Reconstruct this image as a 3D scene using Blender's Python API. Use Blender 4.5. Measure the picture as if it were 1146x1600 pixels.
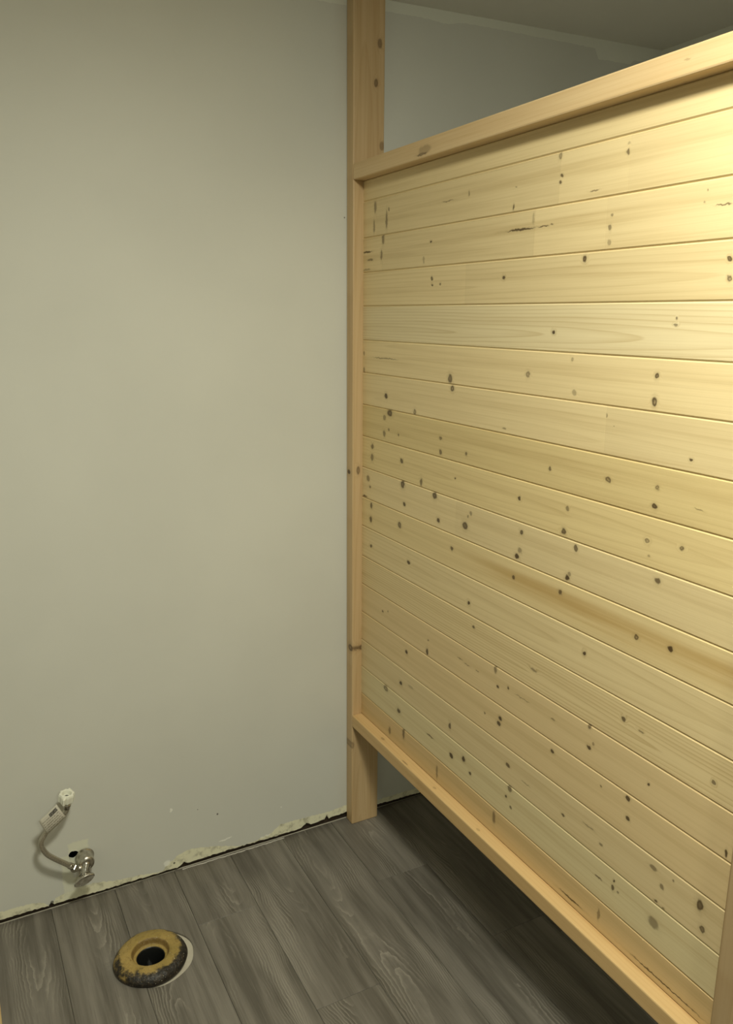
import bpy, bmesh, math, random
import numpy as np
from mathutils import Vector, Matrix
random.seed(7)
for o in list(bpy.data.objects): bpy.data.objects.remove(o, do_unlink=True)
scene = bpy.context.scene
C = scene.collection

# ------------------------------------------------------------------ camera
CAM = np.array([-.9847, -1.9802, 1.5111])
YAW, PITCH, ROLL, FPX = .4871, .2380, .0062, 1264.34
def cam_axes():
    cy, sy, cp, sp, cr, sr = math.cos(YAW), math.sin(YAW), math.cos(PITCH), math.sin(PITCH), math.cos(ROLL), math.sin(ROLL)
    fwd = np.array([sy*cp, cy*cp, -sp]); right = np.array([cy, -sy, 0.]); up = np.cross(right, fwd)
    return cr*right + sr*up, -sr*right + cr*up, fwd
RT, UP, FW = cam_axes()
cd = bpy.data.cameras.new('camera'); cam = bpy.data.objects.new('camera', cd); C.objects.link(cam)
cam.matrix_world = Matrix(((RT[0], UP[0], -FW[0], CAM[0]), (RT[1], UP[1], -FW[1], CAM[1]), (RT[2], UP[2], -FW[2], CAM[2]), (0, 0, 0, 1)))
cd.sensor_fit = 'VERTICAL'; cd.sensor_height = 24; cd.lens = 24*FPX/1600; cd.clip_start = .02
scene.camera = cam

# ------------------------------------------------------------------ world, exposure
w = bpy.data.worlds.new('world'); scene.world = w; w.use_nodes = True
w.node_tree.nodes['Background'].inputs[0].default_value = (0, 0, 0, 1)
w.node_tree.nodes['Background'].inputs[1].default_value = 0
vs = scene.view_settings
vs.view_transform = 'Standard'; vs.look = 'None'; vs.gamma = 1; vs.use_curve_mapping = False
vs.exposure = 0.04
LAMPS = ((-.54, -1.58, 188.0), (-.74, -3.05, 85.0)); LAMP_R = .13; LAMP_H = .020; LAMP_COL = (.99, .975, .81)  # second lamp is added behind the camera to fill the lower boards and wall

# pixel (1146 x 1600 frame) -> point on a known plane of the room
def ray(u, v): return RT*((u-573)/FPX) - UP*((v-800)/FPX) + FW
def on(axis, u, v, val):
    d = ray(u, v); t = (val-CAM[axis])/d[axis]; return CAM + t*d
def proj(p):
    q = np.array(p)-CAM; z = q@FW
    return np.array([573+FPX*(q@RT)/z, 800-FPX*(q@UP)/z])

# ------------------------------------------------------------------ helpers
def link(name, bm, mat, parent=None, smooth=False, loc=None):
    me = bpy.data.meshes.new(name); bm.normal_update(); bm.to_mesh(me); bm.free()
    if smooth:
        for p in me.polygons: p.use_smooth = True
    if mat: me.materials.append(mat)
    o = bpy.data.objects.new(name, me); C.objects.link(o)
    if parent: o.parent = parent
    if loc is not None: o.location = loc
    return o
def thing(name, label, cat, loc=(0, 0, 0), group=None):
    o = bpy.data.objects.new(name, None); C.objects.link(o); o.location = loc; o.empty_display_size = .05
    return tag(o, label, cat, group)
def tag(o, label, cat, group=None):
    o['label'] = label; o['category'] = cat
    if group: o['group'] = group
    return o
def struct(o, label=None, cat=None):
    o['kind'] = 'structure'
    if label: o['label'] = label
    if cat: o['category'] = cat
    return o
def box(bm, x0, x1, y0, y1, z0, z1, bev=0, seg=1):
    vs_ = [bm.verts.new((x, y, z)) for x in (x0, x1) for y in (y0, y1) for z in (z0, z1)]
    fs = [bm.faces.new([vs_[i] for i in f]) for f in ((0,1,3,2),(4,6,7,5),(0,4,5,1),(2,3,7,6),(0,2,6,4),(1,5,7,3))]
    if bev:
        es = list({e for f in fs for e in f.edges})
        bmesh.ops.bevel(bm, geom=es, offset=bev, segments=seg, affect='EDGES', profile=.5)
    return bm
def newbox(*a, **k): return box(bmesh.new(), *a, **k)
def lathe(bm, prof, n=48, jit=None, M=None):
    """profile of (r, z) turned about z"""
    rings = []
    for i, (r, z) in enumerate(prof):
        ring = []
        for k in range(n):
            a = 2*math.pi*k/n
            rr, zz = (r, z) if jit is None else jit(r, z, a, i)
            v = Vector((rr*math.cos(a), rr*math.sin(a), zz))
            ring.append(bm.verts.new(M @ v if M else v))
        rings.append(ring)
    for a, b in zip(rings, rings[1:]):
        for k in range(n): bm.faces.new((a[k], a[(k+1) % n], b[(k+1) % n], b[k]))
    return rings
def cap(bm, ring, flip=False): bm.faces.new(ring[::-1] if flip else ring)
def tube(bm, pts, rad, n=14, rfun=None):
    pts = [Vector(p) for p in pts]; rings = []
    t0 = (pts[1]-pts[0]).normalized(); nrm = t0.orthogonal().normalized()
    for i, p in enumerate(pts):
        t = (pts[min(i+1, len(pts)-1)]-pts[max(i-1, 0)]).normalized()
        nrm = (nrm - t*nrm.dot(t)).normalized(); b = t.cross(nrm)
        r = rad if rfun is None else rfun(i)
        rings.append([bm.verts.new(p + r*(math.cos(2*math.pi*k/n)*nrm + math.sin(2*math.pi*k/n)*b)) for k in range(n)])
    for a, b in zip(rings, rings[1:]):
        for k in range(n): bm.faces.new((a[k], a[(k+1) % n], b[(k+1) % n], b[k]))
    bm.faces.new(rings[0][::-1]); bm.faces.new(rings[-1])
def spline(ctrl, n=10):
    P = [Vector(c) for c in ctrl]; P = [2*P[0]-P[1]] + P + [2*P[-1]-P[-2]]; out = []
    for i in range(1, len(P)-2):
        for k in range(n):
            t = k/n
            out.append(.5*((2*P[i]) + (P[i+1]-P[i-1])*t + (2*P[i-1]-5*P[i]+4*P[i+1]-P[i+2])*t*t + (3*P[i]-P[i-1]-3*P[i+1]+P[i+2])*t**3))
    out.append(P[-2]); return out
def cut(o, cx, cy, cz, r, axis='Z', depth=.1, n=40, wob=.0):
    """real round hole through o (boolean applied to the mesh, cutter removed)"""
    bm = bmesh.new()
    ring0, ring1 = [], []
    for k in range(n):
        a = 2*math.pi*k/n; rr = r*(1+wob*math.sin(3*a+1)+wob*.6*math.sin(7*a))
        if axis == 'Z': p = (cx+rr*math.cos(a), cy+rr*math.sin(a))
        for ring, s in ((ring0, -1), (ring1, 1)):
            if axis == 'Z': co = (cx+rr*math.cos(a), cy+rr*math.sin(a), cz+s*depth)
            else: co = (cx+rr*math.cos(a), cy+s*depth, cz+rr*math.sin(a))
            ring.append(bm.verts.new(co))
    for k in range(n): bm.faces.new((ring0[k], ring0[(k+1) % n], ring1[(k+1) % n], ring1[k]))
    bm.faces.new(ring0[::-1]); bm.faces.new(ring1); bmesh.ops.recalc_face_normals(bm, faces=bm.faces)
    me = bpy.data.meshes.new('cut'); bm.to_mesh(me); bm.free()
    c = bpy.data.objects.new('cut', me); C.objects.link(c)
    m = o.modifiers.new('b', 'BOOLEAN'); m.operation = 'DIFFERENCE'; m.object = c; m.solver = 'EXACT'
    bpy.context.view_layer.update()
    dg = bpy.context.evaluated_depsgraph_get()
    nm = bpy.data.meshes.new_from_object(o.evaluated_get(dg)); o.modifiers.clear(); o.data = nm
    bpy.data.objects.remove(c, do_unlink=True)

# ------------------------------------------------------------------ node helpers
class NT:
    def __init__(s, name, rough=.5, spec=.5, metal=0.):
        s.m = bpy.data.materials.new(name); s.m.use_nodes = True; s.t = s.m.node_tree
        s.b = s.t.nodes['Principled BSDF']; s.b.inputs['Roughness'].default_value = rough
        s.b.inputs['Metallic'].default_value = metal; s.b.inputs['Specular IOR Level'].default_value = spec
    def put(s, sock, v):
        if v is None: return
        if hasattr(v, 'is_output'): s.t.links.new(v, sock)
        else: sock.default_value = v
    def n(s, typ, **k):
        nd = s.t.nodes.new(typ)
        for a, b in k.items(): setattr(nd, a, b)
        return nd
    def math(s, op, a, b=None, c=None, clamp=False):
        nd = s.n('ShaderNodeMath', operation=op, use_clamp=clamp)
        for i, v in enumerate((a, b, c)): s.put(nd.inputs[i], v)
        return nd.outputs[0]
    def vm(s, op, a, b=None):
        nd = s.n('ShaderNodeVectorMath', operation=op); s.put(nd.inputs[0], a)
        if b is not None: s.put(nd.inputs[1], b)
        return nd.outputs['Value'] if op in ('LENGTH', 'DOT_PRODUCT') else nd.outputs[0]
    def sep(s, v):
        nd = s.n('ShaderNodeSeparateXYZ'); s.put(nd.inputs[0], v); return nd.outputs
    def comb(s, x, y, z):
        nd = s.n('ShaderNodeCombineXYZ')
        for i, v in enumerate((x, y, z)): s.put(nd.inputs[i], v)
        return nd.outputs[0]
    def noise(s, vec, scale=5, detail=2, rough=.5, dist=0):
        nd = s.n('ShaderNodeTexNoise'); s.put(nd.inputs['Vector'], vec); nd.inputs['Scale'].default_value = scale
        nd.inputs['Detail'].default_value = detail; nd.inputs['Roughness'].default_value = rough; nd.inputs['Distortion'].default_value = dist
        return nd.outputs['Fac']
    def rng(s, v, a, b, c=0, d=1, smooth=True):
        nd = s.n('ShaderNodeMapRange', interpolation_type='SMOOTHSTEP' if smooth else 'LINEAR'); s.put(nd.inputs[0], v)
        for i, x in enumerate((a, b, c, d)): s.put(nd.inputs[i+1], x)
        return nd.outputs[0]
    def mix(s, f, a, b, blend='MIX'):
        nd = s.n('ShaderNodeMix', data_type='RGBA', blend_type=blend); s.put(nd.inputs[0], f)
        for i, v in ((6, a), (7, b)): s.put(nd.inputs[i], v if hasattr(v, 'is_output') else (*v, 1))
        return nd.outputs[2]
    def obj(s): return s.n('ShaderNodeTexCoord').outputs['Object']
    def rand(s): return s.n('ShaderNodeObjectInfo').outputs['Random']
    def attr(s, name):
        return s.n('ShaderNodeAttribute', attribute_type='OBJECT', attribute_name=name).outputs['Fac']
    def bump(s, h, strength=.2, dist=.002):
        nd = s.n('ShaderNodeBump'); s.put(nd.inputs['Height'], h); nd.inputs['Strength'].default_value = strength
        nd.inputs['Distance'].default_value = dist; s.t.links.new(nd.outputs[0], s.b.inputs['Normal'])
    def curve(s, v, pts, lo, hi, zmax):
        """piecewise function of v (lo..hi), heights 0..zmax"""
        nd = s.n('ShaderNodeFloatCurve'); cv = nd.mapping.curves[0]
        pts = sorted(((p[0]-lo)/(hi-lo), p[1]/zmax) for p in pts)
        cv.points[0].location = pts[0]; cv.points[1].location = pts[-1]
        for p in pts[1:-1]: cv.points.new(*p)
        for p in cv.points: p.handle_type = 'VECTOR'
        nd.mapping.update(); s.put(nd.inputs['Value'], s.rng(v, lo, hi, 0, 1, False))
        return s.math('MULTIPLY', nd.outputs[0], zmax)
    def done(s, col, rough=None):
        s.put(s.b.inputs['Base Color'], col if hasattr(col, 'is_output') else (*col, 1))
        if rough is not None: s.put(s.b.inputs['Roughness'], rough)
        return s.m
def plain(name, col, rough=.5, metal=0., spec=.5): return NT(name, rough, spec, metal).done(col)

def knot_group():
    g = bpy.data.node_groups.new('knot', 'ShaderNodeTree')
    for nm, ty in (('P', 'NodeSocketVector'), ('Center', 'NodeSocketVector'), ('Inv', 'NodeSocketVector'), ('Dark', 'NodeSocketFloat'), ('Ring', 'NodeSocketFloat'), ('AccIn', 'NodeSocketFloat'), ('HaloIn', 'NodeSocketFloat')):
        g.interface.new_socket(nm, in_out='INPUT', socket_type=ty)
    for nm in ('Acc', 'Halo'): g.interface.new_socket(nm, in_out='OUTPUT', socket_type='NodeSocketFloat')
    i = g.nodes.new('NodeGroupInput'); o = g.nodes.new('NodeGroupOutput'); L = g.links.new
    def vm(op, a, b=None):
        nd = g.nodes.new('ShaderNodeVectorMath'); nd.operation = op; L(a, nd.inputs[0])
        if b is not None: L(b, nd.inputs[1])
        return nd.outputs['Value'] if op == 'LENGTH' else nd.outputs[0]
    def ma(op, a, b):
        nd = g.nodes.new('ShaderNodeMath'); nd.operation = op
        for k, v in ((0, a), (1, b)):
            if hasattr(v, 'is_output'): L(v, nd.inputs[k])
            else: nd.inputs[k].default_value = v
        return nd.outputs[0]
    def rg(v, a, b):
        nd = g.nodes.new('ShaderNodeMapRange'); nd.interpolation_type = 'SMOOTHSTEP'; L(v, nd.inputs[0])
        for k, x in enumerate((a, b, 1, 0)): nd.inputs[k+1].default_value = x
        return nd.outputs[0]
    d = vm('LENGTH', vm('MULTIPLY', vm('SUBTRACT', i.outputs['P'], i.outputs['Center']), i.outputs['Inv']))
    s1 = rg(d, .62, 1.12)
    core = ma('MULTIPLY', ma('MULTIPLY', rg(d, .1, .7), i.outputs['Ring']), .55)
    k = ma('MULTIPLY', ma('SUBTRACT', s1, core), i.outputs['Dark'])
    L(ma('MAXIMUM', k, i.outputs['AccIn']), o.inputs['Acc'])
    L(ma('MAXIMUM', ma('MULTIPLY', rg(d, .4, 2.6), i.outputs['Dark']), i.outputs['HaloIn']), o.inputs['Halo'])
    return g
KG = knot_group()
def knots(t, P, lst):
    """lst of (center, inverse size, dark, ring) in the coordinates of P -> (mask, halo)"""
    acc = halo = None
    for c, inv, dk, rg in lst:
        nd = t.n('ShaderNodeGroup'); nd.node_tree = KG
        t.put(nd.inputs['P'], P); nd.inputs['Center'].default_value = c; nd.inputs['Inv'].default_value = inv
        nd.inputs['Dark'].default_value = dk; nd.inputs['Ring'].default_value = rg
        if acc is not None: t.put(nd.inputs['AccIn'], acc); t.put(nd.inputs['HaloIn'], halo)
        acc, halo = nd.outputs['Acc'], nd.outputs['Halo']
    return acc, halo

def wood(name, tone, dark, along='y', across='z', depth='x', zc=0., d0=.02, tilt=.01, freq=160, contrast=.35, streak=.35, wob=.012, kn=(), knotcol=(.05, .024, .006), bands=(), rough=.5, randomize=False, alt=None):
    t = NT(name, rough, .35)
    P0 = t.obj(); P = P0
    if randomize:
        r = t.rand(); P = t.vm('ADD', P0, t.comb(t.math('MULTIPLY', r, 7.3), t.math('MULTIPLY', r, 13.7), t.math('MULTIPLY', r, 5.1)))
    ix = {'x': 0, 'y': 1, 'z': 2}
    s0 = t.sep(P0); sp = t.sep(P)
    al, ac, de = sp[ix[along]], s0[ix[across]], s0[ix[depth]]
    if randomize: ac = t.math('ADD', ac, t.math('MULTIPLY', t.math('SUBTRACT', t.rand(), .5), .05))
    nz = t.noise(t.comb(t.math('MULTIPLY', al, 1.6), t.math('MULTIPLY', ac, 7), 3.1), 1, 1.5)
    nz2 = t.noise(t.comb(t.math('MULTIPLY', al, .9), 8.3, t.math('MULTIPLY', ac, 2)), 1, 1)
    # warped knot lookup
    wv = t.noise(t.comb(t.math('MULTIPLY', al, 120), t.math('MULTIPLY', ac, 120), 1.7), 1, 1)
    Pk = t.vm('ADD', P0, t.comb(0, t.math('MULTIPLY', t.math('SUBTRACT', wv, .5), .006), t.math('MULTIPLY', t.math('SUBTRACT', wv, .5), .006)))
    acc, halo = knots(t, Pk, kn) if kn else (None, None)
    c = t.math('ADD', t.math('SUBTRACT', ac, zc), t.math('MULTIPLY', t.math('SUBTRACT', nz, .5), wob*2))
    d = t.math('ADD', t.math('ADD', t.math('MULTIPLY', al, tilt), d0), t.math('MULTIPLY', t.math('SUBTRACT', nz2, .5), wob*3))
    rr = t.math('SQRT', t.math('ADD', t.math('MULTIPLY', c, c), t.math('MULTIPLY', d, d)))
    if halo is not None: rr = t.math('ADD', rr, t.math('MULTIPLY', halo, .010))
    ring = t.math('FRACT', t.math('MULTIPLY', rr, freq))
    line = t.math('MULTIPLY', t.math('POWER', ring, 4.0), t.rng(ring, 1.0, .93))
    fine = t.noise(t.comb(t.math('MULTIPLY', al, 5), t.math('MULTIPLY', ac, 420), t.math('MULTIPLY', de, 420)), 1, 3, .65)
    mid = t.noise(t.comb(t.math('MULTIPLY', al, 1.3), t.math('MULTIPLY', ac, 45), t.math('MULTIPLY', de, 45)), 1, 3, .6)
    f = t.math('ADD', t.math('MULTIPLY', line, contrast), t.math('MULTIPLY', t.rng(mid, .38, .75), streak), clamp=True)
    f = t.math('ADD', f, t.math('MULTIPLY', t.math('SUBTRACT', fine, .5), .42), clamp=True)
    col = t.mix(f, tone, dark)
    for (z0, z1, bc, amt, ya, yb) in bands:            # heartwood streak running along the board
        zz = t.math('ADD', ac, t.math('MULTIPLY', t.math('SUBTRACT', nz, .5), .03))
        m = t.math('MULTIPLY', t.math('MULTIPLY', t.math('MULTIPLY', t.rng(zz, z0-.016, z0+.006), t.rng(zz, z1+.016, z1-.006)), t.rng(mid, .25, .62, .25, 1.)), t.math('MULTIPLY', t.rng(al, ya, yb), amt))
        col = t.mix(m, col, bc)
    if alt is not None:
        col = t.mix(t.math('MULTIPLY', t.rng(t.noise(t.comb(t.math('MULTIPLY', al, 2.5), t.math('MULTIPLY', ac, 18), 5), 1, 2), .45, .7), .5), col, alt)
    tv = t.attr('tone')
    hs = t.n('ShaderNodeHueSaturation'); t.put(hs.inputs['Value'], t.math('ADD', tv, 1.0)); t.put(hs.inputs['Color'], col); col = hs.outputs[0]
    if acc is not None:
        col = t.mix(t.math('MULTIPLY', t.rng(halo, 0, 1), .22), col, tuple(.5*a+.5*b for a, b in zip(dark, knotcol)))
        col = t.mix(t.math('MULTIPLY', acc, .92), col, knotcol)
    t.bump(fine, .2, .0006)
    return t.done(col)

# ------------------------------------------------------------------ room dimensions
XL, XR, YF = -2.40, 1.066, -4.60
def zceil(x): return 2.275 + .02*x
WALLCOL = (.625, .626, .566); PRIMER = (.80, .78, .58)

def wall_paint(name, back=False, axis=0):
    t = NT(name, .62, .3)
    P = t.n('ShaderNodeNewGeometry').outputs['Position']; x, y, z = t.sep(P)
    n1 = t.noise(P, 2.2, 3); n2 = t.noise(P, 55, 3, .6)
    col = t.mix(t.rng(n1, .3, .7), tuple(c*.97 for c in WALLCOL), tuple(c*1.03 for c in WALLCOL))
    if back or axis == 1:
        a = x if back else y
        edge = t.math('MULTIPLY', t.math('SUBTRACT', t.noise(P, 60, 3, .6), .5), .008)
        low = t.math('SUBTRACT', z, t.math('MULTIPLY', x, .02)) if back else z
        if back:
            lim = t.curve(x, [(-2.4, .034), (.0, .028), (.113, .026), (.217, .025), (.295, .031), (.335, .021), (.502, .022), (.635, .023), (.806, .026), (.808, .052), (.953, .052), (.955, .04), (1.18, .045)], -2.4, 1.18, .1)
            lim = t.math('SUBTRACT', 2.275, lim)
        else: lim = 2.262
        m = t.math('GREATER_THAN', t.math('ADD', low, edge), lim)
        col = t.mix(t.math('MULTIPLY', m, .8), col, (.74, .75, .66))
    if back:
        # bare filler showing along the torn lower edge of the wallboard
        pts = [(-2.4, .03), (-.98, .037), (-.906, .034), (-.87, .024), (-.862, .006), (-.854, .026), (-.83, .034), (-.79, .036), (-.75, .040), (-.695, .026), (-.628, .020), (-.587, .012), (-.566, .012), (-.556, .034), (-.536, .034), (-.528, .045), (-.492, .055), (-.426, .042), (-.375, .026), (-.346, .016), (-.3, .015), (-.281, .022), (-.236, .028), (-.230, .046), (-.178, .046), (-.109, .043), (-.061, .040), (0., .046), (.1, .03), (1.18, .025)]
        lim = t.curve(x, pts, -2.4, 1.18, .1)
        ed = t.math('MULTIPLY', t.math('SUBTRACT', t.noise(P, 90, 4, .7), .5), .012)
        m = t.rng(t.math('SUBTRACT', t.math('ADD', z, ed), lim), .0015, -.0015)
        prim = t.mix(t.rng(t.noise(P, 40, 4, .7), .45, .75), PRIMER, (.40, .38, .27))
        col = t.mix(m, col, prim)
        # unpainted patch left by the missing escutcheon
        def rect(x0, x1, z0, z1, s=.003):
            xx = t.math('ADD', x, ed); zz = t.math('ADD', z, ed)
            a = t.math('MULTIPLY', t.rng(xx, x0-s, x0+s), t.rng(xx, x1+s, x1-s))
            return t.math('MULTIPLY', a, t.math('MULTIPLY', t.rng(zz, z0-s, z0+s), t.rng(zz, z1+s, z1-s)))
        m = t.math('MAXIMUM', rect(-.806, -.757, .10, .176), t.math('MAXIMUM', rect(-.826, -.80, .06, .142), rect(-.826, -.772, .0, .075)))
        col = t.mix(t.math('MULTIPLY', m, .7), col, (.74, .74, .58))
        # paint chips and nail dots
        ch = []
        for u, v, r, s in ((267.5, 1265.5, 2.6, 4), (439.5, 1261, 1.6, 2), (261, 1349, 7, 5), (349, 1313, 10, 1.5), (358, 1309, 7, 1.3), (418, 1305, 6, 1.6), (410, 1308, 5, 1.2)):
            q = on(1, u, v, 0); ch.append(((q[0], 0, q[2]), (680/r, 0, 560/s), 1, 0))
        a, _ = knots(t, t.vm('ADD', P, t.comb(ed, 0, ed)), ch); col = t.mix(t.math('MULTIPLY', a, .8), col, (.88, .88, .8))
        dk = []
        for u, v, r in ((538.5, 340, 1.3), (81.5, 1410, 3.2), (272.5, 1348.5, 2.2), (309, 1265, 1), (340, 1272, 2)):
            q = on(1, u, v, 0); dk.append(((q[0], 0, q[2]), (680/r, 0, 560/r), 1, 0))
        a, _ = knots(t, P, dk); col = t.mix(t.math('MULTIPLY', a, .8), col, (.05, .04, .03))
    t.bump(n2, .08, .001)
    return t.done(col)

# ------------------------------------------------------------------ room shell
# back wall: wallboard with a torn lower edge standing clear of the floor
edge_pts = [(-.982, .014), (-.9, .0135), (-.866, .0125), (-.860, .019), (-.853, .0125), (-.696, .0095), (-.600, .0095), (-.523, .0085), (-.515, .013), (-.508, .021), (-.498, .013), (-.486, .0145), (-.335, .0145), (-.225, .0115), (-.150, .0135), (-.135, .024), (-.12, .0165), (-.075, .018), (-.066, .03), (-.060, .018), (0., .0205), (.11, .014), (.25, .011)]
def zlow(x):
    xs = [p[0] for p in edge_pts]; zs = [p[1] for p in edge_pts]
    return float(np.interp(x, xs, zs))
bm = bmesh.new()
xs = sorted(set([XL] + list(np.arange(-1.2, .4, .006).round(4)) + [p[0] for p in edge_pts] + [.8, XR]))
cols = []
for x in xs:
    zl = zlow(x) + (random.uniform(-.0016, .0016) if -1.2 < x < .4 else 0)
    zt = zceil(x)
    cols.append([bm.verts.new(c) for c in ((x, 0, zl), (x, 0, zt), (x, .0127, zt), (x, .0127, zl))])
for a, b in zip(cols, cols[1:]):
    for k in range(4): bm.faces.new((a[k], b[k], b[(k+1) % 4], a[(k+1) % 4]))
bm.faces.new(cols[0]); bm.faces.new(cols[-1][::-1]); bmesh.ops.recalc_face_normals(bm, faces=bm.faces)
wall_back = struct(link('wall_back', bm, wall_paint('back_wall_paint', True)), 'grey painted wallboard with torn lower edge behind the flange', 'wall')
VALVE = Vector((-.7835, 0, .128))
cut(wall_back, -.794, 0, .138, .0135, 'Y', .05, 20, .06)
wall_back.data.materials[0] = bpy.data.materials['back_wall_paint']
# bottom plate seen in the gap under the wallboard
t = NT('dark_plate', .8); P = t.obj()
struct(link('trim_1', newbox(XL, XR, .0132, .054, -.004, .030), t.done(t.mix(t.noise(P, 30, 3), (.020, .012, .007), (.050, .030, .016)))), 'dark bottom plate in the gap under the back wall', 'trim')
paint = wall_paint('side_wall_paint', axis=1)
bm = newbox(XR, XR+.0127, YF, .0127, -.005, zceil(XR)); struct(link('wall_right', bm, paint), 'grey painted side wall beyond the partition', 'wall')
bm = newbox(XL-.0127, XL, YF, .0127, -.005, zceil(XL)); struct(link('wall_left', bm, paint), 'grey painted side wall', 'wall')
bm = newbox(XL-.0127, XR+.0127, YF-.0127, YF, -.005, 2.30); struct(link('wall_front', bm, paint), 'grey painted wall behind the camera', 'wall')
bm = bmesh.new()
vv = [bm.verts.new((x, y, zceil(x)+dz)) for dz in (0, .013) for x, y in ((XL-.02, YF-.02), (XR+.02, YF-.02), (XR+.02, .06), (XL-.02, .06))]
for f in ((0,3,2,1), (4,5,6,7), (0,1,5,4), (1,2,6,5), (2,3,7,6), (3,0,4,7)): bm.faces.new([vv[i] for i in f])
t = NT('ceiling_paint', .7, .3); P = t.obj(); t.bump(t.noise(P, 60, 3, .6), .1, .001)
struct(link('ceiling', bm, t.done(t.mix(t.noise(P, 3, 3), (.76, .75, .69), (.82, .81, .75)))), 'flat grey painted ceiling', 'ceiling')

# ------------------------------------------------------------------ floor: subfloor slab + vinyl planks
FLC = Vector((-.671, -.293, 0))
t = NT('subfloor', .8); P = t.obj()
floor = struct(link('floor', newbox(XL, XR, YF, .0131, -.13, -.005), t.done(t.mix(t.noise(P, 50, 3), (.50, .46, .36), (.60, .56, .46)))), 'grey wood-look plank floor', 'floor')
cut(floor, FLC.x, FLC.y, 0, .040, 'Z', .3)
floor.data.materials[0] = bpy.data.materials['subfloor']

def floor_mat():
    t = NT('grey_vinyl_plank', .42, .4)
    P0 = t.obj(); r = t.rand(); s = t.sep(P0)
    al = t.math('ADD', s[1], t.math('MULTIPLY', r, 23.7)); ac = s[0]
    acr = t.math('ADD', ac, t.math('MULTIPLY', r, 9.1))
    nz = t.noise(t.comb(t.math('MULTIPLY', acr, 9), t.math('MULTIPLY', al, 3.4), 2), 1, 2)
    nz2 = t.noise(t.comb(t.math('MULTIPLY', acr, 2), t.math('MULTIPLY', al, 1.3), 7), 1, 1)
    zig = t.noise(t.comb(t.math('MULTIPLY', acr, 90), t.math('MULTIPLY', al, 45), 7), 1, 2)
    c = t.math('ADD', t.math('ADD', ac, t.math('MULTIPLY', t.math('SUBTRACT', r, .5), .09)), t.math('MULTIPLY', t.math('SUBTRACT', nz, .5), .06))
    d = t.math('ADD', t.math('MULTIPLY', t.math('SUBTRACT', nz2, .5), .16), .035)
    rr = t.math('ADD', t.math('SQRT', t.math('ADD', t.math('MULTIPLY', c, c), t.math('MULTIPLY', d, d))), t.math('MULTIPLY', t.math('SUBTRACT', zig, .5), .0045))
    ring = t.math('FRACT', t.math('MULTIPLY', rr, 185))
    line = t.math('MULTIPLY', t.math('POWER', ring, 3.), t.rng(ring, 1, .9))
    patch = t.rng(t.noise(t.comb(t.math('MULTIPLY', acr, 13), t.math('MULTIPLY', al, 3.5), 3), 1, 2), .46, .66)
    fine = t.noise(t.comb(t.math('MULTIPLY', acr, 330), t.math('MULTIPLY', al, 9), 3), 1, 3, .65)
    mid = t.noise(t.comb(t.math('MULTIPLY', acr, 26), t.math('MULTIPLY', al, 1.6), 3), 1, 3, .6)
    col = t.mix(t.rng(mid, .3, .72), (.098, .088, .072), (.205, .188, .160))
    col = t.mix(t.math('MULTIPLY', t.rng(fine, .5, .8), .35), col, (.26, .245, .21))
    col = t.mix(t.math('MULTIPLY', t.math('MULTIPLY', line, patch), .6), col, (.42, .39, .33))
    col = t.mix(t.math('MULTIPLY', t.rng(fine, .45, .2), .6), col, (.055, .048, .04))
    hs = t.n('ShaderNodeHueSaturation'); t.put(hs.inputs['Value'], t.math('ADD', t.attr('tone'), 1.)); t.put(hs.inputs['Color'], col)
    t.bump(fine, .12, .0006)
    return t.done(hs.outputs[0])
FM = floor_mat()
PW = .1615
seams = [-.053 + PW*k for k in range(-14, 9)]
joints = {-.534: [-.234], -.381: [-.608], -.212: [-.95], -.053: [-.298], -.697: [-1.02], -.861: [-.72], -1.02: [-1.3]}
for i, x0 in enumerate(seams):
    x1 = x0 + PW
    if x1 < XL or x0 > XR: continue
    a, b = max(x0, XL+.001), min(x1, XR-.001)
    js = None
    for k, v in joints.items():
        if abs(x0-k) < .03: js = list(v)
    if js is None: js = [-random.uniform(.2, 1.1)]
    while js[-1] > YF+1.22: js.append(js[-1]-1.22)
    ys = [.003] + js + [YF+.002]
    for y1, y0 in zip(ys, ys[1:]):
        cx, cy = (x0+x1)/2, (y0+y1)/2
        g = .0003
        o = link('plank', newbox(a+g-cx, b-g-cx, y0+g-cy, y1-g-cy, -.005, 0, .0008), FM, floor, loc=(cx, cy, 0))
        o['tone'] = random.uniform(-.10, .10)
        if a-.1 < FLC.x < b+.1 and y0-.1 < FLC.y < y1+.1:
            cut(o, FLC.x+.012-0, FLC.y+.002, 0, .090, 'Z', .05, 48, .012)
            if not o.data.materials: o.data.materials.append(FM)
            else: o.data.materials[0] = FM
# ragged pale bead of old caulk on the plank ends
bm = bmesh.new(); prev = None
for k in range(60):
    x = -.515 + k*.0052; y0 = -.0015 - .0015*random.random(); y1 = y0 - .0025 - .003*random.random()*(1 if 8 < k < 54 else .3)
    cur = [bm.verts.new(c) for c in ((x, y0, .0), (x, (y0+y1)/2, .0022), (x, y1, .0))]
    if prev:
        for q in range(2): bm.faces.new((prev[q], cur[q], cur[q+1], prev[q+1]))
    prev = cur
link('caulk_bead', bm, plain('old_caulk', (.42, .40, .35), .7), floor)

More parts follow.
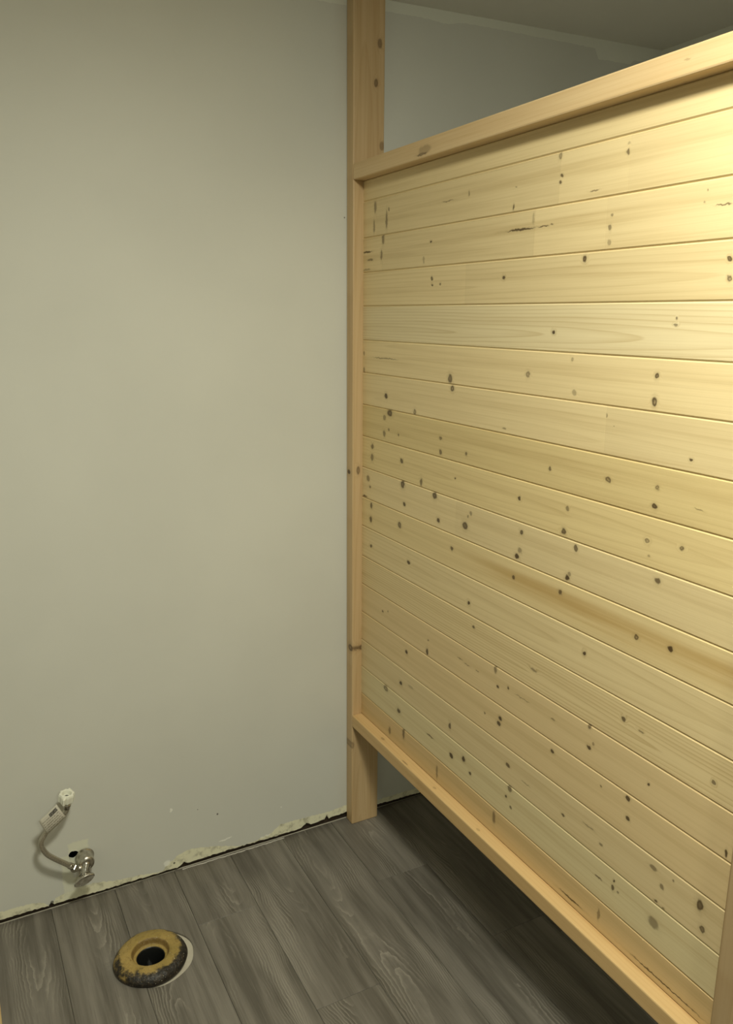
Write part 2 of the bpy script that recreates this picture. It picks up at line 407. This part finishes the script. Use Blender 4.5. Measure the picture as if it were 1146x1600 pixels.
# ------------------------------------------------------------------ wooden partition
RX = .030; PY = -.038; FY = -1.300            # board face, post front face, front post
ZT0, ZT1, ZB0, ZB1 = 1.8435, 1.8823, .329, .3665
part = thing('wooden_partition', 'pale knotty pine stall partition of horizontal boards in a timber frame', 'partition', (0, 0, 0))
FRT, FRD = (.58, .42, .23), (.42, .26, .11)
def fk(lst, plane, val, origin=(0, 0, 0)):
    out = []
    for u, v, ru, rv, dk, rg in lst:
        q = on(plane, u, v, val)
        if plane == 0: inv = (0, abs(proj(q+np.array([0, .01, 0]))[0]-proj(q)[0])/.01/ru, abs(proj(q+np.array([0, 0, .01]))[1]-proj(q)[1])/.01/rv)
        else: inv = (abs(proj(q+np.array([.01, 0, 0]))[0]-proj(q)[0])/.01/ru, 0, abs(proj(q+np.array([0, 0, .01]))[1]-proj(q)[1])/.01/rv)
        out.append((tuple(q-np.array(origin)), inv, dk, rg))
    return out
post_kn = fk([(588, 130, 3.5, 7, .7, .3), (594, 68, 4, 9, .6, 0), (597, 228, 4, 8, .5, 0), (566, 1011, 6, 5, .85, .8), (560, 735, 3, 7, .7, .5), (551, 1165, 3, 6, .5, .6)], 1, PY) + fk([(545.5, 737, 2.5, 4, .9, 0), (548, 1012, 3.5, 6, .85, .7)], 0, 0)
post_m = wood('post_pine', FRT, FRD, 'z', 'x', 'y', zc=.03, d0=.03, tilt=.02, freq=150, contrast=.3, streak=.5, kn=post_kn, wob=.008)
rail_kn = fk([(660, 241, 9, 2.5, .75, .4), (664, 234, 11, 8, .35, 0), (1075, 93, 6, 2, .3, 0)], 0, 0)
rail_m = wood('rail_pine', (.70, .52, .29), (.56, .37, .17), 'y', 'z', 'x', zc=1.80, d0=.02, tilt=.02, freq=130, contrast=.25, streak=.5, kn=rail_kn)
low_kn = [((.014, -.20, .3665), (260, 110, 0), .45, .6), ((.006, -.335, .3665), (400, 60, 0), .5, 0), ((.012, -.47, .3665), (260, 160, 0), .35, .8), ((.010, -.66, .3665), (300, 160, 0), .35, .8)]
low_m = wood('low_rail_pine', (.66, .46, .22), (.48, .29, .11), 'y', 'x', 'z', zc=.04, d0=.03, tilt=.03, freq=120, contrast=.3, streak=.5, kn=low_kn)
link('post', newbox(0, .089, PY, -.0005, 0.0, zceil(0)-.001, .0035, 2), post_m, part)
o = link('post', newbox(0, .089, FY-.038, FY, 0.0, zceil(0)-.001, .0035, 2), post_m, part); o['tone'] = -.22
link('top_rail', newbox(0, .089, FY, PY, ZT0, ZT1, .003, 2), rail_m, part)
link('bottom_rail', newbox(0, .089, FY, PY, ZB0, ZB1, .003, 2), low_m, part)

# knots of the boards: crop origin (u, v, scale) and knots (u, v, half width, half height, darkness, ring)
KN = {(530, 220, 3.697): [(752,305,4,20,.5,0),(1025,267,5,5,.5,0),(532,583,6,9,.9,0),(537,797,6,14,.8,0),(538,832,5,7,.8,0),(585,828,5,8,.8,0),(952,790,9,14,.9,0),(630,348,35,3,.6,0),(1010,385,5,22,.8,0),(210,385,7,42,.55,0),(203,495,6,45,.5,0),(275,455,6,60,.6,0),(288,395,4,12,.6,0),(255,565,8,38,.6,0),(245,660,6,35,.6,0),(165,643,28,5,.9,0),(180,688,18,7,.7,.5),(160,745,25,7,.4,0),(1050,513,90,7,.9,0),(1125,450,7,40,.3,0),(490,690,5,25,.35,0)],
(836, 150, 3.697): [(150,345,10,25,.6,.8),(158,460,8,11,.8,0),(150,500,7,12,.8,0),(345,545,30,6,.6,0),(541,318,10,20,.7,0),(545,270,10,12,.3,0),(1000,540,5,8,.5,0),(983,615,6,8,.4,0),(1095,627,52,5,.7,0),(448,687,8,10,.5,0),(435,760,9,22,.6,0),(430,845,12,20,.4,0),(50,753,35,5,.8,0),(100,742,8,6,.6,0),(290,942,13,24,1,.3),(1128,942,13,17,.9,.3),(1124,1050,14,20,.8,.9),(110,1366,10,13,1,0),(820,1282,6,9,.7,0),(815,1322,14,8,.6,0)],
(530, 520, 3.697): [(145,118,5,14,.5,0),(145,215,6,20,.5,0),(265,148,75,4,.5,0),(642,265,13,32,.8,.3),(655,322,12,20,.9,.9),(272,365,9,17,.9,0),(293,463,16,22,.9,.4),(263,490,10,20,.5,0),(437,457,9,18,.7,.9),(262,583,8,20,.6,0),(288,560,5,10,.6,0),(343,588,4,9,.7,0),(587,608,9,13,.7,.4),(587,690,8,18,.7,0),(735,698,7,12,.7,0),(955,552,12,7,.5,0),(1092,240,13,22,.65,.8),(193,657,9,18,.7,0),(192,720,9,22,.7,.5),(362,740,9,15,.8,0),(673,843,5,6,.9,0),(475,862,8,28,.7,0),(368,875,12,28,.9,.3),(553,940,13,24,.9,.3),(1042,955,9,15,.9,0),(168,840,10,20,.6,0),(180,890,5,10,.7,0),(150,943,14,7,.8,0),(187,997,7,20,.8,0),(184,1077,8,20,.8,0),(377,990,8,12,.9,0),(574,1083,9,17,.9,0),(350,1110,11,20,.8,.4),(728,1113,16,25,.9,.3),(745,1060,6,10,.6,0),(762,1043,8,12,.5,0),(1055,1152,11,17,.9,.3),(185,1232,7,10,.8,0),(653,1247,9,14,.8,0)],
(836, 520, 3.697): [(706,247,13,22,1,.6),(692,398,16,30,.95,.9),(217,152,9,14,.4,0),(228,345,13,20,.4,0),(905,735,10,13,.9,0),(88,785,9,15,.7,0),(424,848,17,18,.8,.8),(708,893,14,16,.7,.9),(692,1002,17,18,1,.2),(950,1022,25,5,.5,0),(190,1016,10,16,.6,0),(167,1148,15,22,.9,.3),(236,1240,12,18,.8,.3),(651,1203,15,17,.65,.9),(851,1246,16,15,.8,.8),(460,543,4,4,.6,0),(415,475,4,15,.5,0)],
(530, 840, 3.697): [(1028,108,14,17,1,0),(1045,75,14,20,.5,0),(1008,228,9,15,.8,0),(402,143,10,11,.9,0),(186,47,7,8,.8,0),(750,377,9,13,1,0),(778,518,8,10,.8,0),(253,427,5,7,.8,0),(283,427,4,6,.6,0),(515,592,5,6,.7,0),(510,660,7,22,.9,0),(390,661,8,12,1,0),(357,840,9,13,1,0),(415,865,18,8,.3,0),(270,870,13,18,.7,.9),(345,1000,11,14,.9,0),(640,1085,7,22,.8,0),(525,1145,24,5,.7,0),(917,860,8,10,.9,0),(977,867,6,10,.8,0),(905,760,8,30,.6,0),(843,1014,5,7,.7,0),(932,1045,10,14,.95,0),(923,1073,12,15,.9,0),(373,1130,7,40,.7,0),(293,1115,7,25,.6,0),(207,1103,10,8,.5,0),(1125,765,20,10,.5,0),(700,700,18,4,.5,0),(740,735,18,4,.5,0),(800,772,10,4,.5,0),(1060,930,50,4,.4,0)],
(836, 840, 3.697): [(238,64,12,20,.8,.3),(187,232,14,20,1,0),(200,210,10,14,.5,0),(710,248,18,20,.8,0),(148,316,13,17,.8,0),(588,577,16,18,.85,.8),(785,643,17,20,1,0),(288,670,10,17,1,0),(660,107,8,8,.4,0),(515,1050,13,16,.8,0),(612,1118,18,7,.5,0),(317,1092,10,18,.7,0),(313,1211,12,14,.9,0),(338,1192,7,12,.5,0),(102,1237,10,13,.9,0),(105,1050,14,7,.5,0)],
(560, 1060, 3.82): [(545,280,6,22,.8,0),(555,460,12,16,.95,0),(628,480,11,18,.95,0),(668,567,8,12,.9,0),(893,518,14,12,.8,0),(905,660,14,20,.7,0),(883,705,7,10,.9,0),(910,770,8,9,.7,0),(1000,630,30,4,.4,0),(810,830,10,40,.6,0),(345,517,14,9,.8,0),(470,560,6,45,.5,0)],
(846, 1220, 3.82): [(640,18,9,12,.9,0),(518,105,15,16,.9,0),(517,225,12,16,.9,0),(358,33,5,6,.7,0),(130,203,11,8,.8,0),(285,275,40,5,.5,0),(357,380,12,11,.6,0),(670,520,25,16,.6,0),(720,632,12,18,.6,0),(435,597,8,11,.9,0),(428,640,9,20,.8,0),(340,575,25,6,.7,0),(458,665,8,8,.6,0),(685,717,11,10,.8,0),(728,760,9,9,.6,0),(670,848,34,36,.55,0),(948,745,22,38,.9,.3),(962,885,18,22,.8,.3),(1105,435,9,25,.9,0),(790,597,7,7,.6,0),(343,800,8,40,.5,0),(1030,10,15,15,.7,0),(175,703,75,6,.85,0),(735,1215,235,5,.85,0)]}
seam_px = [(876, 237.4), (823, 329), (838, 401.4), (838, 474.7), (838, 548.1), (838, 618.7), (838, 688.3), (838, 757), (838, 824.8), (836, 889.5), (838, 953.3), (838, 1018.8), (838, 1080.4), (894, 1180), (861.7, 1220), (846, 1267.9), (846, 1327.3)]
zs = [ZT0] + [float(on(0, u, v, RX)[2]) for u, v in seam_px] + [ZB1]
rowkn = [[] for _ in range(18)]
for (u0, v0, s), lst in KN.items():
    for (u, v, ru, rv, dk, rg) in lst:
        q = fk([(u0+u/s, v0+v/s, ru/s*.98, rv/s*.94, min(1, dk*1.05), rg)], 0, RX)[0]
        zz = q[0][2]
        for r in range(18):
            if zs[r+1]-.002 <= zz < zs[r]+.002:
                rowkn[r].append(((q[0][0], q[0][1], zz), q[1], q[2], q[3])); break
PALE, YEL, TAN, OLV = (.76, .61, .34), (.72, .57, .29), (.69, .53, .29), (.70, .56, .32)
GD = (.46, .32, .13)
# per row: base tone, ring centre in z (from the row middle), depth, tilt, ring frequency, ring contrast, streakiness, heartwood bands
ROWS = [(PALE, -.08, .03, .01, 90, .15, .3, ()), (PALE, .05, .03, .01, 90, .12, .45, ()), (PALE, .06, .02, .02, 90, .14, .5, ()),
 (PALE, -.005, .006, .02, 110, .32, .3, ()), ((.76, .64, .39), -.012, .012, .03, 150, .50, .25, ()), (PALE, .03, .02, .02, 100, .20, .35, ()),
 (PALE, -.02, .02, .03, 100, .22, .3, ()), ((.70, .55, .27), .05, .02, .02, 90, .22, .5, ()), (YEL, .0, .01, .03, 110, .34, .35, ()),
 (PALE, .04, .02, .02, 100, .16, .35, ()), ((.72, .57, .30), .06, .02, .01, 100, .15, .4, ((-.012, .012, (.47, .30, .10), .75, -.45, -.75),)),
 (PALE, .0, .008, .03, 100, .36, .25, ()), ((.73, .58, .32), -.01, .012, .02, 170, .70, .3, ()), (TAN, .05, .03, .01, 90, .12, .4, ()),
 (TAN, .05, .03, .01, 90, .14, .4, ()), (OLV, .05, .02, .02, 90, .16, .4, ()), ((.71, .60, .35), -.05, .02, .02, 90, .16, .35, ()), ((.66, .48, .24), .05, .02, .02, 90, .16, .45, ())]
brk = {1: [588, 876, 984], 2: [597, 836, 947], 3: [727], 6: [946], 9: [712]}
def plank_mesh(y0, y1, z0, z1, first, last, th=.018, ch=.0026):
    """board with chamfered long edges (V joint), tongue line closed behind"""
    bm = bmesh.new(); zb, zt = z0, z1
    sec = [(0+ch, zb), (0, zb+ch), (0, zt-ch), (ch, zt), (th, zt), (th, zb)]
    A = [bm.verts.new((x, y0, z)) for x, z in sec]; B = [bm.verts.new((x, y1, z)) for x, z in sec]
    for k in range(6): bm.faces.new((A[k], A[(k+1) % 6], B[(k+1) % 6], B[k]))
    bm.faces.new(A[::-1]); bm.faces.new(B); bmesh.ops.recalc_face_normals(bm, faces=bm.faces)
    return bm
for r in range(18):
    tone, zc, d0, tilt, fr, ct, st, bands = ROWS[r]
    zm = (zs[r]+zs[r+1])/2
    kn = [((c[0]-RX, c[1], c[2]-zm), inv, dk, rg) for c, inv, dk, rg in rowkn[r]]
    m = wood('knotty_pine_board', tone, GD, 'y', 'z', 'x', zc=zc, d0=d0, tilt=tilt, freq=fr, contrast=ct, streak=st, kn=kn, bands=bands, wob=.010)
    ys = [PY] + sorted([float(on(0, u, on_v, RX)[1]) for u, on_v in [(u, proj((RX, -.5, zm))[1]) for u in brk.get(r, [])]], reverse=True) + [FY]
    ys2 = [PY]
    for u in brk.get(r, []):                      # y of the butt joint on this row
        lo, hi = FY, PY
        for _ in range(40):
            md = (lo+hi)/2
            if proj((RX, md, zm))[0] > u: lo = md
            else: hi = md
        ys2.append((lo+hi)/2)
    ys2.append(FY)
    for k, (y1, y0) in enumerate(zip(ys2, ys2[1:])):
        o = link('board', plank_mesh(y0+(.0002 if k < len(ys2)-2 else 0), y1, zs[r+1]-zm, zs[r]-zm, r == 0, r == 17), m, part, loc=(RX, 0, zm))
        o['tone'] = ([0, -.05, .03, .0][k % 4] if len(ys2) > 2 else random.uniform(-.03, .03))

# ------------------------------------------------------------------ ceiling lamp, plus a second one added as fill (both out of frame)
rim_m = plain('lamp_rim', (.8, .8, .78), .4)
for (lx, ly_, strength), lab in zip(LAMPS, ('round flush ceiling light with white rim above the stall', 'added unseen fill light, round and flush, farther from the back wall')):
    lamp = thing('ceiling_light', lab, 'ceiling light', (lx, ly_, zceil(lx)), 'ceiling lights along the room')
    bm = bmesh.new(); lathe(bm, [(LAMP_R+.012, -.0005), (LAMP_R+.014, -.012), (LAMP_R+.006, -.016), (LAMP_R, -.012), (LAMP_R, -.0005)], 48); link('rim', bm, rim_m, lamp, True)
    bm = bmesh.new(); rg = lathe(bm, [(LAMP_R*math.cos(a_), -.012-LAMP_H*math.sin(a_)) for a_ in [k*math.pi/2/10 for k in range(10)]] + [(.004, -.012-LAMP_H)], 40); cap(bm, rg[-1]); bmesh.ops.recalc_face_normals(bm, faces=bm.faces)
    t = NT('lamp_diffuser'); t.b.inputs['Emission Color'].default_value = (*LAMP_COL, 1); t.b.inputs['Emission Strength'].default_value = strength
    link('diffuser', bm, t.done((.8, .8, .8)), lamp, True)

# ------------------------------------------------------------------ toilet flange with wax
fl = thing('closet_flange', 'open toilet drain flange caked in yellow wax and black grime on the floor', 'toilet flange', tuple(FLC))
rnd = random.Random(3)
ph = [rnd.uniform(0, 6.28) for _ in range(8)]
def jit(r, z, a, i):
    k = 1 if z > .002 and r > .05 else .25
    w_ = sum(math.sin((q+2)*a+ph[q])/(q+2.5) for q in range(6))
    return r*(1+.018*k*w_), z + (.0022*w_*k if 0 < i < 9 else 0)
t = NT('wax', .42, .5); P = t.obj(); x, y, z = t.sep(P)
rad = t.math('SQRT', t.math('ADD', t.math('MULTIPLY', x, x), t.math('MULTIPLY', y, y)))
n1 = t.noise(P, 38, 4, .65); n2 = t.noise(P, 120, 4, .7); n3 = t.noise(P, 18, 2)
# dirt: heavier on the outer rim and on the room side
dirt = t.math('ADD', t.math('ADD', t.rng(rad, .056, .080), t.math('MULTIPLY', t.math('ADD', t.math('MULTIPLY', y, -5.), t.math('MULTIPLY', x, 1.5)), 1.0)), t.math('MULTIPLY', t.math('SUBTRACT', n1, .5), 2.6))
dm = t.rng(dirt, .45, 1.05)
side = t.rng(z, .017, .009); side = t.math('MULTIPLY', side, t.rng(rad, .06, .075))
dm = t.math('MAXIMUM', dm, t.math('MULTIPLY', side, .95))
wax = t.mix(t.rng(n3, .35, .65), (.40, .28, .085), (.32, .23, .06))
wax = t.mix(t.math('MULTIPLY', t.rng(t.noise(P, 75, 5, .75, 1.5), .50, .68), .7), wax, (.20, .12, .03))
col = t.mix(dm, wax, t.mix(t.rng(n2, .4, .7), (.010, .008, .006), (.045, .032, .018)))
col = t.mix(t.rng(t.noise(P, 260, 1), .73, .77), col, (.6, .55, .4))
ring_groove = t.math('MULTIPLY', t.rng(rad, .046, .043), t.rng(rad, .038, .041))
col = t.mix(t.math('MULTIPLY', ring_groove, .55), col, (.12, .06, .02))
t.bump(t.math('ADD', n1, t.math('MULTIPLY', n2, .5)), .8, .005)
bm = bmesh.new()
prof = [(.080, -.0045), (.0845, .002), (.086, .008), (.0835, .015), (.079, .020), (.072, .0245), (.062, .027), (.052, .0275), (.0455, .0265), (.043, .024), (.0415, .019), (.0405, .013), (.039, .0115), (.0355, .0118), (.0335, .0105), (.033, .004), (.033, -.002)]
rings = lathe(bm, prof, 72, jit); bmesh.ops.recalc_face_normals(bm, faces=bm.faces)
link('wax_ring', bm, t.done(col), fl, True)
bm = bmesh.new(); lathe(bm, [(.0365, .0095), (.0335, .0095), (.032, .006), (.032, -.115), (.035, -.115), (.0365, .0)], 48); bmesh.ops.recalc_face_normals(bm, faces=bm.faces)
link('drain_pipe', bm, plain('black_pipe', (.012, .013, .012), .35), fl, True)
bm = bmesh.new(); rg = lathe(bm, [(.0319, -.055), (.0319, -.06)], 40); cap(bm, rg[0]); cap(bm, rg[1], True); bmesh.ops.recalc_face_normals(bm, faces=bm.faces)
link('standing_water', bm, plain('dark_water', (.01, .012, .012), .06), fl)

# ------------------------------------------------------------------ shut-off valve and supply hose
chrome = NT('worn_chrome', .24, .5, 1.); P = chrome.obj(); chrome_m = chrome.done(chrome.mix(chrome.rng(chrome.noise(P, 90, 3), .4, .7), (.58, .56, .50), (.40, .37, .31)), chrome.rng(chrome.noise(P, 60, 3), .3, .7, .16, .38))
VA = on(1, 134, 1343, -.020); HD = on(1, 131.5, 1374, -.058)
va = thing('shutoff_valve', 'small chrome shut-off valve with oval handle sticking out of the grey wall', 'valve', (VA[0], 0, VA[2]))
TY = Matrix.Rotation(math.radians(90), 4, 'X')        # lathe axis z -> -y (out of the wall)
def ly(name, prof, m, n=32, parent=va, off=(0, 0, 0), jit_=None, smooth=True):
    bm = bmesh.new(); rg = lathe(bm, prof, n, jit_, Matrix.Translation(off) @ TY)
    if prof[-1][0] > 0: cap(bm, rg[-1])
    if prof[0][0] > 0: cap(bm, rg[0], True)
    bmesh.ops.recalc_face_normals(bm, faces=bm.faces)
    o = link(name, bm, m, parent, smooth)
    if smooth:
        for p in o.data.polygons:
            if len(p.vertices) > 4: p.use_smooth = False
    return o
ly('stub_pipe', [(.008, -.018), (.008, .006)], chrome_m, 20)
ly('compression_nut', [(.0185, .0035), (.0225, .004), (.0238, .006), (.0226, .0085), (.0204, .010), (.0207, .016), (.0196, .018), (.0200, .034), (.0185, .039), (.012, .042)], chrome_m, 36)
hx = HD[0]-VA[0]; hz = HD[2]-VA[2]
# body between nut and handle, following the small droop of the stem
bm = bmesh.new()
tube(bm, [(hx*k/6, -.030-.024*k/6, hz*k/6) for k in range(7)], .009, 18, lambda i: (.0145, .0145, .0125, .0125, .0105, .0085, .007)[i])
link('valve_body', bm, chrome_m, va, True)
bm = bmesh.new()
for k in range(5):
    c = Vector((hx*(.25+.14*k), -.030-.024*(.25+.14*k), hz*(.25+.14*k)))
    lathe(bm, [(.0115, -.0010), (.0138, 0), (.0115, .0010)], 20, None, Matrix.Translation(c) @ TY)
link('stem_thread', bm, chrome_m, va)
# oval handle: dished oval with a raised rim
bm = bmesh.new(); rotv = Matrix.Translation((hx, -.054, hz)) @ Matrix.Rotation(math.radians(-19), 4, 'Y') @ Matrix.Rotation(math.radians(12), 4, 'X')
N = 40; rings = []
for s, yy in ((.30, .001), (.80, .000), (.95, -.0005), (1.0, -.003), (1.0, -.0075), (.93, -.009), (.84, -.0082), (.3, -.0078)):
    rings.append([bm.verts.new(rotv @ Vector((.0270*s*math.cos(2*math.pi*k/N), yy, .0130*s*math.sin(2*math.pi*k/N)*(1-.12*math.cos(4*math.pi*k/N))))) for k in range(N)])
for a, b in zip(rings, rings[1:]):
    for k in range(N): bm.faces.new((a[k], a[(k+1) % N], b[(k+1) % N], b[k]))
cap(bm, rings[0]); cap(bm, rings[-1], True); bmesh.ops.recalc_face_normals(bm, faces=bm.faces)
link('handle', bm, chrome_m, va, True)
# outlet boss on the left side of the body, coupling nut of the hose screws onto it
OUT = Vector((hx*.35, -.038, hz*.35))
hose_px = [(118, 1357, -.040), (110, 1353, -.044), (98, 1347.5, -.050), (86, 1342, -.055), (74, 1335, -.058), (66, 1325, -.060), (64.5, 1315, -.060), (69, 1306, -.060), (76, 1295, -.060), (87, 1283, -.060), (98, 1273, -.060), (104, 1266, -.060), (105, 1258, -.060)]
hp = [Vector(on(1, u, v, y)) for u, v, y in hose_px]
bm = bmesh.new(); tube(bm, [OUT, hp[0]-Vector(va.location)+Vector((0, 0, 0))], .0075, 18); link('outlet', bm, chrome_m, va, True)
ho = thing('supply_hose', 'braided steel water supply hose curling up from the valve with white nut and paper tag', 'hose', tuple(hp[0]))
loc = lambda p: Vector(p)-Vector(hp[0])
t = NT('braided_steel', .35, .5, .9); P = t.obj(); wv = t.n('ShaderNodeTexChecker'); t.put(wv.inputs['Vector'], P); wv.inputs['Scale'].default_value = 900
nn = t.noise(P, 700, 1); t.bump(nn, .5, .001)
braid = t.done(t.mix(t.rng(nn, .35, .65), (.42, .39, .32), (.66, .62, .53)))
bm = bmesh.new(); tube(bm, [loc(p) for p in spline(hp, 8)], .0066, 16); link('braided_hose', bm, braid, ho, True)
# coupling nut and crimp ferrules
d0 = (hp[1]-hp[0]).normalized()
bm = bmesh.new(); tube(bm, [loc(hp[0]-d0*.004), loc(hp[0]+d0*.001), loc(hp[0]+d0*.010), loc(hp[0]+d0*.012)], .011, 6, lambda i: (.0095, .011, .011, .009)[i]); link('coupling_nut', bm, chrome_m, ho)
bm = bmesh.new(); tube(bm, [loc(hp[0]+d0*.010), loc(hp[0]+d0*.022), loc(hp[0]+d0*.024)], .0085, 18, lambda i: (.0086, .0082, .0070)[i]); link('ferrule', bm, chrome_m, ho, True)
d1 = (hp[-1]-hp[-2]).normalized(); e = hp[-1]
bm = bmesh.new(); tube(bm, [loc(e-d1*.010), loc(e-d1*.004), loc(e-d1*.002), loc(e+d1*.004)], .008, 18, lambda i: (.0076, .0080, .0092, .0092)[i]); link('ferrule', bm, chrome_m, ho, True)
# white plastic ballcock nut: fluted cap open at the top
white = plain('white_plastic', (.80, .80, .68), .45)
axis = (d1*.35 + Vector((.10, -.16, 1)).normalized()).normalized()
Q = Matrix.Translation(loc(Vector(on(1, 104, 1245.5, -.060)) - axis*.012)) @ axis.to_track_quat('Z', 'Y').to_matrix().to_4x4()
def flute(r, z, a, i):
    return (r*(1+.055*(1 if math.cos(8*a) > .25 else -1)) if r > .0145 else r), z
bm = bmesh.new(); rings = lathe(bm, [(.0085, 0), (.0165, .0005), (.0180, .003), (.0185, .019), (.0168, .0235), (.0135, .0245), (.0110, .0235), (.0085, .014), (.0062, .0135)], 64, flute, Q)
bmesh.ops.recalc_face_normals(bm, faces=bm.faces); nut = link('plastic_nut', bm, white, ho)
bm = bmesh.new(); rg = lathe(bm, [(.0064, .012), (.0064, .0138)], 24, None, Q); cap(bm, rg[1]); cap(bm, rg[0], True); link('seal', bm, plain('dark_rubber', (.05, .05, .045), .6), nut)
for k in (0, 1):                                      # two wings of the nut
    a = math.radians(200+180*k); c = Q @ Vector((.0205*math.cos(a), .0205*math.sin(a), .012))
    bm = bmesh.new(); box(bm, -.0045, .0045, -.0028, .0028, -.009, .009, .0012)
    bmesh.ops.transform(bm, matrix=Matrix.Translation(c) @ Q.to_3x3().to_4x4() @ Matrix.Rotation(a, 4, 'Z'), verts=bm.verts); link('wing', bm, white, nut)
# paper tag folded round the hose
tg = [Vector(on(1, u, v, y)) for u, v, y in ((88.4, 1256.5, -.070), (104, 1277, -.072), (75.5, 1306, -.072), (60.5, 1283, -.073))]
bm = bmesh.new(); NU, NV = 10, 8; grid = []
ux = (tg[1]-tg[0]); uy = (tg[3]-tg[0]); nrm = ux.cross(uy).normalized()
if nrm.y > 0: nrm = -nrm
uvl = bm.loops.layers.uv.new('uv')
for i in range(NU+1):
    row = []
    for j in range(NV+1):
        a, b = i/NU, j/NV
        p = tg[0]*(1-a)*(1-b)+tg[1]*a*(1-b)+tg[2]*a*b+tg[3]*(1-a)*b
        p = p + nrm*(.005*math.sin(a*math.pi) + .002*math.sin(b*3+a)) - nrm*(.012*max(0, a-.8)*5*.6)
        row.append(bm.verts.new(loc(p)))
    grid.append(row)
for i in range(NU):
    for j in range(NV):
        f = bm.faces.new((grid[i][j], grid[i+1][j], grid[i+1][j+1], grid[i][j+1]))
        for l, (a, b) in zip(f.loops, ((i, j), (i+1, j), (i+1, j+1), (i, j+1))): l[uvl].uv = (a/NU, b/NV)
t = NT('printed_tag', .6); uv = t.n('ShaderNodeUVMap').outputs[0]; u, v, _ = t.sep(uv)
band = lambda s, a, b: t.math('MULTIPLY', t.math('GREATER_THAN', s, a), t.math('LESS_THAN', s, b))
bg = (.56, .53, .44)
lines = t.math('MULTIPLY', t.math('GREATER_THAN', t.math('FRACT', t.math('MULTIPLY', u, 8)), .5), t.rng(t.noise(t.comb(t.math('MULTIPLY', v, 40), t.math('MULTIPLY', u, 8), 0), 1, 1), .42, .5))
txt = t.math('MULTIPLY', t.math('MULTIPLY', lines, band(u, .2, .92)), band(v, .08, .92))
col = t.mix(t.math('MULTIPLY', txt, .75), bg, (.16, .14, .11))
blk = t.math('MULTIPLY', band(u, .08, .26), band(v, .10, .50))
col = t.mix(t.math('MULTIPLY', blk, t.rng(t.noise(t.comb(t.math('MULTIPLY', v, 26), t.math('MULTIPLY', u, 30), 0), 1, 1), .72, .55)), col, (.06, .055, .045))
o = link('paper_tag', bm, t.done(col), ho, True); sm = o.modifiers.new('thick', 'SOLIDIFY'); sm.thickness = .0006
tail = [Vector(on(1, q, w_, y)) for q, w_, y in ((94, 1262, -.070), (93, 1252, -.073), (97, 1246, -.078), (101, 1256, -.076), (101, 1268, -.072))]
o['label'] = 'printed paper tag folded over the hose'

# ------------------------------------------------------------------ lumber at the edge of the picture
lb_m = wood('loose_board_pine', (.60, .45, .22), (.44, .29, .12), 'y', 'x', 'z', zc=.03, d0=.02, tilt=.02, freq=110, contrast=.3)
o = link('loose_board', newbox(-.0445, .0445, -.9, 0, 0, .019, .002, 1), lb_m, loc=(-1.0465, -.235, 0.0))
tag(o, 'loose pine board lying on the grey floor left of the flange', 'board')
